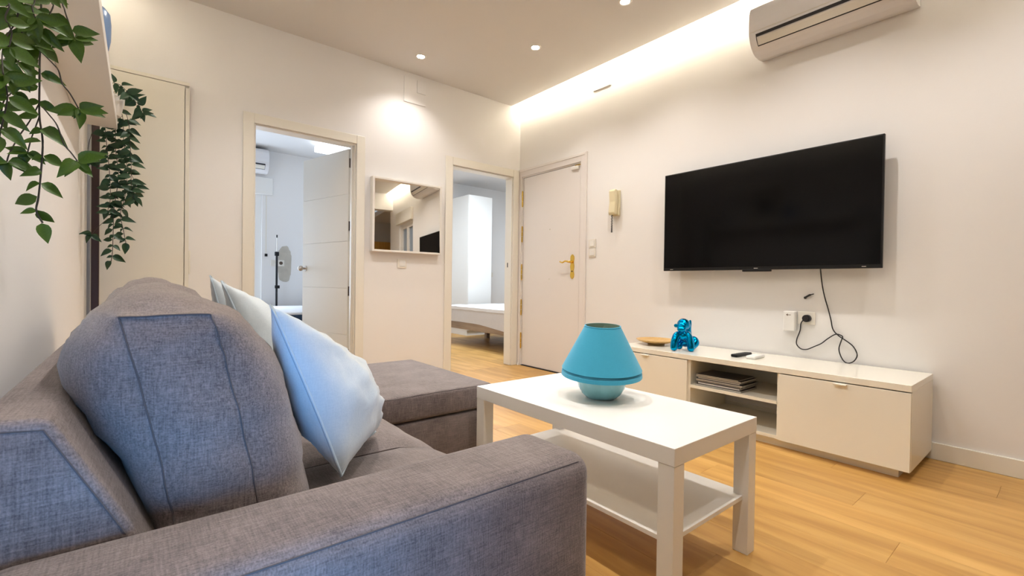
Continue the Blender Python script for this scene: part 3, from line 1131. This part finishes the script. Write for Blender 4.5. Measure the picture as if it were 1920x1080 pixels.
sk = plate_on_right('wall_socket', 'ivory double wall socket holding the black plug', 'socket', 1.008, 1.104, .655, .735)
obj('socket_well', disc(BM(), (XW-.0092, 1.056, .694), (1, 0, 0), .021, .002, 20), 'white', sk)
ad = thing('plug_adapter', 'white plug-in adapter with a small arrow beside the socket', 'adapter', (XW, 1.142, .61))
obj('body', bx(XW-.045, XW-.001, 1.108, 1.176, .61, .735, r=.006), 'white', ad)
ar = BM()
prism(ar, [(1.158, .712), (1.148, .720), (1.148, .704)], 'x', XW-.0460, XW-.0448)
box(ar, XW-.0460, XW-.0448, 1.130, 1.148, .7105, .7135)
obj('arrow_mark', ar, 'hinge', ad)
g1 = pix(1510, 558, 0, XW-.006)
g2 = pix(1526, 551, 0, XW-.012)
tag(obj('cable_stub', tube(BM(), smooth_path([g1+Vector((.006, 0, 0)), g1, (g1+g2)/2+Vector((-.006, 0, .003)), g2], 5), [.008]*6+[.006]*6+[.003]*4, 8), 'rubber', smooth=True), 'short black cable stub poking from the wall above the socket', 'cable stub')

for nm, z0 in (('upper ivory rocker switch of the pair beside the entrance door', 1.222), ('lower ivory rocker switch of the pair beside the entrance door', 1.138)):
    t = plate_on_right('light_switch', nm, 'switch', 2.762, 2.846, z0, z0+.080, group='switches by the entrance')
    obj('rocker', bx(XW-.013, XW-.008, 2.776, 2.832, z0+.014, z0+.066, r=.002), 'white', t)
t = thing('wall_socket', 'small ivory socket plate on the wall under the mirror', 'socket', (1.846, YW, 1.01))
obj('plate', bx(1.802, 1.890, YW-.009, YW, 1.012, 1.092, r=.003), 'plate', t)
obj('insert', bx(1.820, 1.880, YW-.012, YW-.008, 1.026, 1.082, r=.002), 'white', t)

# intercom handset
ic = thing('intercom_phone', 'cream door intercom handset on the wall beside the entrance door', 'intercom', (XW, 2.54, 1.48))
obj('wall_base', prism(BM(), [(XW, 1.485), (XW-.028, 1.482), (XW-.034, 1.50), (XW-.022, 1.60), (XW-.030, 1.70), (XW, 1.705)], 'y', 2.495, 2.575, r=.004), 'cream', ic, smooth=True, angle=40)
obj('handset', prism(BM(), [(XW-.040, 1.492), (XW-.070, 1.487), (XW-.078, 1.51), (XW-.066, 1.60), (XW-.074, 1.69), (XW-.066, 1.708), (XW-.036, 1.704), (XW-.032, 1.68), (XW-.028, 1.60), (XW-.038, 1.52)], 'y', 2.503, 2.567, r=.005), 'cream', ic, smooth=True, angle=40)
crd = []
for k in range(110):
    t_ = k/109
    a = k*1.1
    zz = 1.492-.150*math.sin(t_*math.pi)
    crd.append((XW-.044+.004*math.cos(a), 2.556+.004*math.sin(a)-.006*t_, zz))
obj('coiled_cord', tube(BM(), crd, .0026, 6), 'rubber', ic, smooth=True)

# cover plates near the ceiling
tag(obj('cover_plate', bx(XW-.010, XW, 2.622, 2.820, 2.650, 2.762, r=.002), 'wall'), 'white blank cover plate high on the television wall below the light cove', 'cover plate')
hp = thing('access_panel', 'white square access cover high on the wall above the mirror', 'cover plate', (1.955, YW, 2.52))
obj('frame', bx(1.848, 2.066, YW-.008, YW, 2.518, 2.745, r=.002), 'wall', hp)
obj('lid', bx(1.975, 2.064, YW-.016, YW-.007, 2.622, 2.738, r=.002), 'wall', hp)

# ---- air conditioner on the television wall


def aircon(name, label, m_in, length):
    """profile built facing -X at x=0 wall, y along length; m_in maps it to the room"""
    t = thing(name, label, 'air conditioner', tuple(m_in @ Vector((0, 0, 0))))

    def add(nm, q, m, **k):
        bmesh.ops.transform(q, matrix=m_in, verts=q.verts)
        return obj(nm, q, m, t, **k)
    L = length/2
    poly = [(0, 0), (-.06, -.008), (-.115, -.004), (-.150, .012), (-.176, .034), (-.196, .062), (-.210, .098), (-.216, .16), (-.212, .235), (-.196, .272), (-.16, .288), (0, .288)]
    add('shell', prism(BM(), poly, 'y', -L, L, r=.006, seg=2), 'ac', smooth=True, angle=35)
    add('front_slot', prism(BM(), [(-.2125, .094), (-.2055, .078), (-.200, .082), (-.205, .096)], 'y', -L+.045, L-.045), 'ac_dark')
    add('louver', prism(BM(), [(-.2040, .073), (-.1985, .062), (-.1790, .033), (-.170, .040), (-.19, .07)], 'y', -L+.048, L-.048), 'louver')
    add('lower_slot', prism(BM(), [(-.1775, .0325), (-.1725, .0290), (-.165, .036), (-.170, .040)], 'y', -L+.045, L-.045), 'ac_dark')
    for s in (-1, 1):
        y0, y1 = sorted((s*(L-.046), s*(L-.044)))
        add('cheek_line', prism(BM(), [(-.2120, .094), (-.2050, .073), (-.1990, .060), (-.1760, .031), (-.17, .04), (-.19, .075)], 'y', y0, y1), 'ac_dark')
    add('panel_joint', prism(BM(), [(-.2140, .114), (-.2135, .1115), (-.2100, .1115), (-.211, .114)], 'y', -L+.004, L-.004), 'louver')
    return t


aircon('air_conditioner', 'white split air conditioner above the television under the ceiling', Matrix.Translation((XW-.001, .948, 2.385)), .80)
aircon('air_conditioner', 'white split air conditioner seen through the left doorway in the next room', Matrix.Translation((.86, Y1F-.001, 2.235)) @ Matrix.Rotation(R(90), 4, 'Z'), .80)

# ---- wall mirror
mr_ = thing('wall_mirror', 'rectangular wall mirror in a deep white frame between the doorways', 'mirror', (1.875, YW, 1.145))
mx0, mx1, mz0, mz1 = 1.545, 2.222, 1.146, 1.790
fy = YW-.058
for (a, b, z0, z1) in ((mx0, mx0+.020, mz0, mz1), (mx1-.020, mx1, mz0, mz1), (mx0+.020, mx1-.020, mz0, mz0+.018), (mx0+.020, mx1-.020, mz1-.018, mz1)):
    obj('frame_bar', bx(a, b, fy, YW-.001, z0, z1, r=.002), 'frame', mr_)
gl = bx(-.322, .322, -.001, .001, -.306, .306)
bmesh.ops.transform(gl, matrix=Matrix.Translation(((mx0+mx1)/2, YW-.0300, (mz0+mz1)/2)) @ Matrix.Rotation(R(-4), 4, 'Z') @ Matrix.Rotation(R(-1), 4, 'X'), verts=gl.verts)
obj('mirror_glass', gl, 'mirror', mr_)

# ---- tall built-in cabinet on the back wall
cw = thing('tall_cabinet', 'tall white built-in cupboard against the back wall behind the sofa', 'cupboard', (.05, YW, 0))
obj('carcass', bx(-.235, .262, YW-.020, YW-.001, 0, 2.215, r=.002), 'wardrobe', cw)
obj('door', bx(-.228, .235, YW-.040, YW-.0205, .06, 2.188, r=.002), 'wardrobe', cw)
obj('stile', bx(.239, .262, YW-.040, YW-.0205, 0, 2.176, r=.002), 'wardrobe', cw)
obj('top_rail', bx(-.228, .262, YW-.040, YW-.0205, 2.192, 2.215, r=.002), 'wardrobe', cw)
obj('edge_pull', bx(.263, .272, YW-.030, YW-.010, .92, 1.08, r=.002), 'wardrobe', cw)

# ---- dark post in the corner
tag(obj('wooden_post', bx(-.222, -.186, 3.70, 3.73, 0, 1.86, r=.004), 'pole'), 'dark red-brown wooden post standing in the corner behind the hanging plant', 'post')

# ================================================================ WALL SHELF, PLANTS AND ORNAMENTS
HX, HZ, HT = -.094, 1.693, .05
HY0, HY1 = 1.60, 3.30
tag(obj('wall_shelf', bx(XL+.001, HX, HY0, HY1, HZ, HZ+HT, r=.002), 'satin'), 'thick white floating shelf high on the left wall above the sofa', 'shelf')
ST = HZ+HT
bv = thing('blue_vase', 'blue ceramic jar on the white shelf', 'vase', (-.15, 2.33, ST))
obj('jar_body', lathe(BM(), [(.045, 0), (.056, .006), (.062, .04), (.063, .10), (.060, .135), (.048, .152), (.034, .158), (.030, .158), (.030, .15)], (-.148, 2.33, ST), 40), 'blue_vase', bv, smooth=True)
fp = thing('framed_picture', 'framed dark picture leaning on the shelf, seen reflected in the television', 'picture', (-.2, 2.62, ST))
for (a, b, z0, z1) in ((2.44, 2.48, 0, .42), (2.80, 2.84, 0, .42), (2.48, 2.80, 0, .04), (2.48, 2.80, .38, .42)):
    obj('frame_bar', bx(XL+.012, XL+.034, a, b, ST+z0, ST+z1, r=.002), 'cream', fp)
obj('mount', bx(XL+.014, XL+.020, 2.48, 2.80, ST+.04, ST+.38), 'pages', fp)
obj('print', bx(XL+.020, XL+.022, 2.55, 2.73, ST+.12, ST+.30), 'picture', fp)


def leaf_mesh(name, m, fold=.35, droop=.25):
    """ovate pointed leaf: length 1 along +x, rooted at the origin, folded on the midrib"""
    bm = BM()
    n = 7
    L, C, Q = [], [], []
    for i in range(n+1):
        t = i/n
        wd = .47*math.sin(math.pi*t**.72)**.9*(1-.25*t) if 0 < t < 1 else 0
        zc = -droop*t*t*.6
        C.append(bm.verts.new((t, 0, zc)))
        if 0 < i < n:
            L.append(bm.verts.new((t-.02, wd*.62, zc+wd*fold)))
            Q.append(bm.verts.new((t-.02, -wd*.62, zc+wd*fold)))
    for S_ in (L, Q):
        bm.faces.new((C[0], C[1], S_[0]) if S_ is L else (C[0], S_[0], C[1]))
        for i in range(n-2):
            f = (C[i+1], C[i+2], S_[i+1], S_[i])
            bm.faces.new(f if S_ is L else f[::-1])
        bm.faces.new((C[n-1], C[n], S_[n-2]) if S_ is L else (C[n-1], S_[n-2], C[n]))
    me = bpy.data.meshes.new(name)
    bm.to_mesh(me)
    bm.free()
    me.materials.append(M[m])
    for p in me.polygons:
        p.use_smooth = True
    return me


def put_leaf(me, parent, root, direction, face, size):
    x = direction.normalized()
    z = face - x*face.dot(x)
    z.normalize()
    y = z.cross(x)
    o = bpy.data.objects.new('leaf', me)
    COL.objects.link(o)
    o.parent = parent
    r = Vector(root)-Vector(parent['_o'])
    o.matrix_local = Matrix(((x.x*size, y.x*size, z.x*size, r.x), (x.y*size, y.y*size, z.y*size, r.y), (x.z*size, y.z*size, z.z*size, r.z), (0, 0, 0, 1)))
    return o


def vine(parent, path, stem_r, leafs, meshes, size, rng, spread=1.0, first=.0, pair=True):
    pth = smooth_path(path, 5)
    obj('stem', tube(BM(), pth, stem_r, 6), 'stem', parent, smooth=True)
    tot = sum((a-b).length for a, b in zip(pth, pth[1:]))
    for k in range(leafs):
        s = first+(1-first)*(k+.6)/leafs*tot
        acc = 0
        for a, b in zip(pth, pth[1:]):
            l = (b-a).length
            if acc+l >= s or b is pth[-1]:
                p = a+(b-a)*min(1, max(0, (s-acc)/max(l, 1e-6)))
                tg = (b-a).normalized()
                break
            acc += l
        view = (CAM-p).normalized()
        side = tg.cross(view).normalized()
        sg = 1 if k % 2 else -1
        if k == leafs-1:
            dr = tg+side*rng.uniform(-.3, .3)
        else:
            dr = side*sg*rng.uniform(.8, 1.3)*spread+tg*rng.uniform(-.1, .9)+view*rng.uniform(-.35, .45)+Vector((rng.uniform(-.3, .3), rng.uniform(-.3, .3), rng.uniform(-.25, .25)))
        face = view*rng.uniform(.7, 1.2)+Vector((rng.uniform(-.5, .5), rng.uniform(-.4, .2), rng.uniform(.0, .9)))
        put_leaf(rng.choice(meshes), parent, p+side*sg*stem_r, dr, face, size*rng.uniform(.72, 1.12))
        if pair and k % 2 == 0 and k < leafs-1:
            d2 = -side*sg*rng.uniform(.5, 1.0)+tg*rng.uniform(.3, .8)
            put_leaf(rng.choice(meshes), parent, p, d2, face, size*rng.uniform(.4, .6))


LM = [leaf_mesh('leaf', 'leaf', .30, .2), leaf_mesh('leaf', 'leaf', .45, .45), leaf_mesh('leaf', 'leaf', .2, -.1)]
LD = [leaf_mesh('leaf', 'leaf_dark', .30, .2), leaf_mesh('leaf', 'leaf_dark', .5, .5)]


def potted(name, label, c, r, hgt):
    t = thing(name, label, 'plant', (c[0], c[1], ST), 'trailing plants on the shelf')
    q = lathe(BM(), [(r*.72, 0), (r*.78, .004), (r, hgt*.92), (r*1.04, hgt*.93), (r*1.04, hgt), (r*.92, hgt), (r*.90, hgt*.86), (0.0, hgt*.86)], (c[0], c[1], ST), 40)
    obj('pot', q, 'pot', t, smooth=True, angle=40)
    obj('soil', disc(BM(), (c[0], c[1], ST+hgt*.88), (0, 0, 1), r*.9, .006, 24), 'soil', t)
    return t


# near plant: trails over the near end of the shelf
rng = random.Random(3)
np_ = potted('trailing_plant', 'green trailing vine with big leaves hanging at the upper left edge', (-.168, 1.675), .060, .085)
PY = 1.46


def N(x, y, dy=0.0):
    return pix(x, y, 1, PY+dy)


src = Vector((-.168, 1.66, ST+.085))
lip = Vector((-.165, 1.585, ST+.075))


def over(pts):
    first = pts[0]
    return [src, lip+Vector((first.x-lip.x, 0, 0))*.6, Vector((first.x, first.y+.03, max(first.z+.06, ST-.02)))] + pts


SZ = .051
vine(np_, over([N(77, -20), N(79, 70), N(75, 98), N(74, 160, -.01), N(74, 218), N(80, 265, -.01), N(77, 320), N(72, 370), N(68, 395), N(80, 418)]), .0019, 24, LM, SZ, rng, first=.22)
vine(np_, [N(78, 98), N(100, 120, -.02), N(110, 133, -.03), N(117, 157, -.03), N(131, 175, -.03), N(147, 203, -.03)], .0014, 6, LM, SZ, rng, first=.3)
vine(np_, over([N(117, -12, -.02), N(121, 18, -.03), N(128, 40, -.03), N(138, 72, -.03)]), .0014, 7, LM, SZ*.95, rng, first=.5)
vine(np_, [N(74, 98), N(62, 128, .02), N(50, 148, .02), N(24, 172, .0), N(8, 188, -.01), N(3, 208, -.01)], .0014, 7, LM, SZ, rng, first=.1)
vine(np_, [N(73, 195), N(55, 228, .02), N(36, 255, .01), N(18, 287, 0), N(13, 303, 0)], .0014, 6, LM, SZ, rng, first=.15)
vine(np_, [N(75, 195), N(92, 215, -.02), N(107, 235, -.03), N(120, 270, -.03), N(133, 286, -.03), N(145, 302, -.03)], .0014, 6, LM, SZ, rng, first=.3)
vine(np_, over([N(20, -12, -.08), N(34, 10, -.10), N(30, 40, -.10), N(12, 70, -.10), N(4, 105, -.12), N(6, 140, -.14)]), .0014, 13, LM, SZ, rng, first=.45)
vine(np_, over([N(50, -14, -.05), N(40, 15, -.06), N(36, 45, -.06), N(46, 72, -.06)]), .0014, 11, LM, SZ, rng, first=.45)
vine(np_, over([N(96, -14, -.05), N(100, 10, -.06), N(88, 34, -.06), N(72, 54, -.05)]), .0014, 10, LM, SZ, rng, first=.45)
vine(np_, [N(6, 140, -.14), N(14, 180, -.13), N(6, 225, -.12), N(-2, 260, -.12)], .0014, 8, LM, SZ, rng)

vine(np_, over([N(8, -16, -.16), N(18, 8, -.18), N(10, 34, -.18), N(22, 60, -.17), N(16, 88, -.17)]), .0014, 13, LM, SZ*.9, rng, first=.45)
vine(np_, [N(76, 60), N(60, 76, -.03), N(52, 96, -.04), N(36, 112, -.05), N(28, 135, -.05)], .0013, 7, LM, SZ*.95, rng, first=.1)
vine(np_, [N(74, 218), N(66, 240, .01), N(58, 262, .01), N(52, 285, .01)], .0013, 5, LM, SZ*.8, rng, first=.2)
vine(np_, over([N(66, -14, -.09), N(60, 12, -.10), N(66, 34, -.10)]), .0013, 8, LM, SZ, rng, first=.5)
# far plant: trails over the far end
rng = random.Random(11)
fpn = potted('trailing_plant', 'dark green trailing vine in a white pot at the far end of the shelf', (-.128, 3.235), .066, .10)
FY = 3.38


def F_(x, y, dy=0.0):
    return pix(x, y, 1, FY+dy)


fsrc = Vector((-.125, 3.25, ST+.095))


def fover(pts, sx=0):
    return [fsrc, Vector((pts[0].x*.6-.05+sx, 3.325, ST+.085))] + pts


SF = .062
vine(fpn, fover([F_(218, 215), F_(216, 270), F_(222, 330), F_(214, 390), F_(212, 440), F_(211, 470), F_(208, 492)]), .0018, 30, LD, SF, rng, first=.1)
vine(fpn, fover([F_(230, 220, -.02), F_(232, 265, -.02), F_(238, 310, -.02), F_(236, 360, -.02), F_(226, 400), F_(231, 430), F_(236, 455)]), .0015, 28, LD, SF, rng, first=.1)
vine(fpn, fover([F_(240, 225, -.04), F_(244, 270, -.04), F_(246, 310, -.04), F_(246, 345, -.04), F_(250, 372, -.03)]), .0015, 21, LD, SF, rng, first=.15)
vine(fpn, fover([F_(196, 225), F_(200, 270), F_(205, 320), F_(207, 370), F_(202, 395)]), .0015, 21, LD, SF, rng, first=.2)
vine(fpn, fover([F_(178, 228, .02), F_(172, 250, .02), F_(166, 272, .02), F_(164, 300, .02)]), .0013, 8, LD, SF*.9, rng, first=.4)
vine(fpn, [F_(211, 408), F_(200, 412, -.01), F_(188, 422, -.02), F_(182, 428, -.02), F_(172, 440, -.02)], .0012, 5, LD, SF*.9, rng, first=.2)
vine(fpn, [fsrc, Vector((-.10, 3.22, ST+.13)), Vector((-.06, 3.20, ST+.12)), Vector((-.015, 3.19, ST+.085)), Vector((.012, 3.18, ST+.03))], .0013, 12, LD, SF, rng, first=.1)
vine(fpn, [fsrc, Vector((-.13, 3.20, ST+.15)), Vector((-.085, 3.16, ST+.15)), Vector((-.045, 3.15, ST+.11))], .0013, 9, LD, SF, rng, first=.1)
vine(fpn, [F_(238, 310, -.02), F_(250, 335, -.03), F_(256, 350, -.03), F_(252, 362, -.03)], .0012, 5, LD, SF, rng, first=.1)

# ================================================================ FIRST SIDE ROOM
bd = thing('covered_bed', 'low bed with white top sheet and navy blue cover in the left room', 'bed', (1.9, 5.6, 0))
bd0 = pix(563, 583, 2, .60)
bdx = 1.02
obj('navy_cover', bx(bdx, 2.15, 4.95, 6.30, .10, .545, r=.05, seg=4), 'navy', bd, smooth=True, angle=50)
obj('top_sheet', bx(bdx+.02, 2.15, 4.97, 6.30, .535, .564, r=.012, seg=3), 'quilt', bd, smooth=True, angle=50)
for (x, y) in ((bdx+.08, 5.03), (bdx+.08, 6.22), (2.08, 5.03), (2.08, 6.22)):
    obj('foot', bx(x-.03, x+.03, y-.03, y+.03, 0, .11), 'black', bd)
sp_ = pix(522, 570, 1, 6.35)
lst = thing('light_stand', 'slim black tripod stand without lamp in the left room', 'stand', (sp_.x, 6.46, 0))
zt = pix(522, 474, 1, 6.46).z
q = disc(BM(), (sp_.x, 6.46, zt/2+.1), (0, 0, 1), .013, zt-.2, 12)
obj('pole', q, 'black', lst)
obj('collar', bx(sp_.x-.02, sp_.x+.035, 6.445, 6.475, .78, .82, r=.004), 'black', lst)
obj('clamp', bx(sp_.x-.024, sp_.x+.024, 6.44, 6.48, zt-.04, zt+.012, r=.005), 'black', lst)
obj('spigot', disc(BM(), (sp_.x, 6.46, zt+.10), (0, 0, 1), .004, .19, 10), 'plate', lst)
obj('spigot_tip', disc(BM(), (sp_.x, 6.46, zt+.21), (0, 0, 1), .008, .035, 10), 'black', lst)
for k in range(3):
    a = k*2.094+.3
    obj('leg', tube(BM(), [(sp_.x, 6.46, .40), (sp_.x+.10*math.cos(a), 6.46+.10*math.sin(a), .005)], .008, 8), 'black', lst)
pp = []
for k in range(40):
    a = 2*math.pi*k/40
    cx_, cz_ = 1.492, 1.10
    rr = 1+.10*noise.noise(Vector((math.cos(a)*2, math.sin(a)*2, 3)))+.07*noise.noise(Vector((math.cos(a)*6, math.sin(a)*6, 9)))
    sx_ = (abs(math.cos(a))**.7)*math.copysign(1, math.cos(a))
    sz_ = (abs(math.sin(a))**.7)*math.copysign(1, math.sin(a))
    pp.append((cx_+.080*rr*sx_, cz_+.235*rr*sz_))
tag(obj('plaster_patch', prism(BM(), pp, 'y', Y1F-.004, Y1F+.001), 'plaster'), 'bare beige plaster patch on the far wall of the left room', 'wall patch')
t = thing('wall_socket', 'double socket plate beside the plaster patch in the left room', 'socket', (1.40, Y1F, 1.08))
obj('plate', bx(1.325, 1.485, Y1F-.014, Y1F-.004, 1.07, 1.15, r=.003), 'plate', t)
obj('socket_well', disc(BM(), (1.445, Y1F-.015, 1.11), (0, 1, 0), .022, .003, 16), 'hinge', t)

# ================================================================ SECOND SIDE ROOM
wx, wy = 4.26, 6.40
wd = thing('white_wardrobe', 'tall plain white wardrobe behind the bed in the right room', 'wardrobe', (wx+.4, wy+.3, 0))
obj('carcass', bx(wx, wx+.48, wy+.02, 6.99, .09, 2.36, r=.002), 'white', wd)
obj('plinth', bx(wx+.003, wx+.475, wy+.03, 6.98, 0, .09), 'white', wd)
for k in range(1):
    obj('door', bx(wx+.002, wx+.478, wy, wy+.019, .09, 2.358, r=.002), 'white', wd)
bed = thing('single_bed', 'bed with white mattress on a wooden board base in the right room', 'bed', (4.2, 5.2, 0))
EX0, EX1, EY_0, EY_1 = 3.58, 4.95, 4.05, 6.10


def mattress():
    q = bx(EX0, EX1, EY_0, EY_1, .325, .515)
    bmesh.ops.subdivide_edges(q, edges=q.edges[:], cuts=11, use_grid_fill=True)
    for v in q.verts:
        b = (v.co.y-EY_0)/(EY_1-EY_0)
        # the near corner of the mattress sags over the base
        if v.co.z < .335:
            v.co.z -= .10*max(0, (.55-b)/.55)**1.1*max(0, 1-(v.co.x-EX0)/.5)
        v.co.z -= .0
    wrinkle(q, .004, 6, 2)
    return q


obj('mattress', mattress(), 'mattress', bed, smooth=True, angle=50)
qq = bx(EX0-.02, EX1, EY_0-.01, EY_1, .505, .545)
bmesh.ops.subdivide_edges(qq, edges=qq.edges[:], cuts=14, use_grid_fill=True)
wrinkle(qq, .012, 7, 5)
obj('quilt', qq, 'quilt', bed, smooth=True, angle=60)
obj('board_base', bx(EX0+.004, EX1, EY_0+.04, EY_1, .225, .325, r=.004), 'bedwood', bed)
for (x, y) in ((EX0+.75, 5.95), (4.85, 4.2), (4.85, 5.95)):
    obj('leg', bx(x, x+.06, y, y+.06, 0, .225), 'bedwood', bed)

t = thing('wall_socket', 'small white socket on the wall behind the bed in the right room', 'socket', (5.20, 7.0, 1.0))
sp2 = pix(921, 515, 1, 6.995)
obj('plate', bx(sp2.x-.04, sp2.x+.04, 6.990, 7.0, sp2.z-.04, sp2.z+.04, r=.003), 'plate', t)

for o in list(bpy.data.objects):
    if '_o' in o.keys():
        del o['_o']
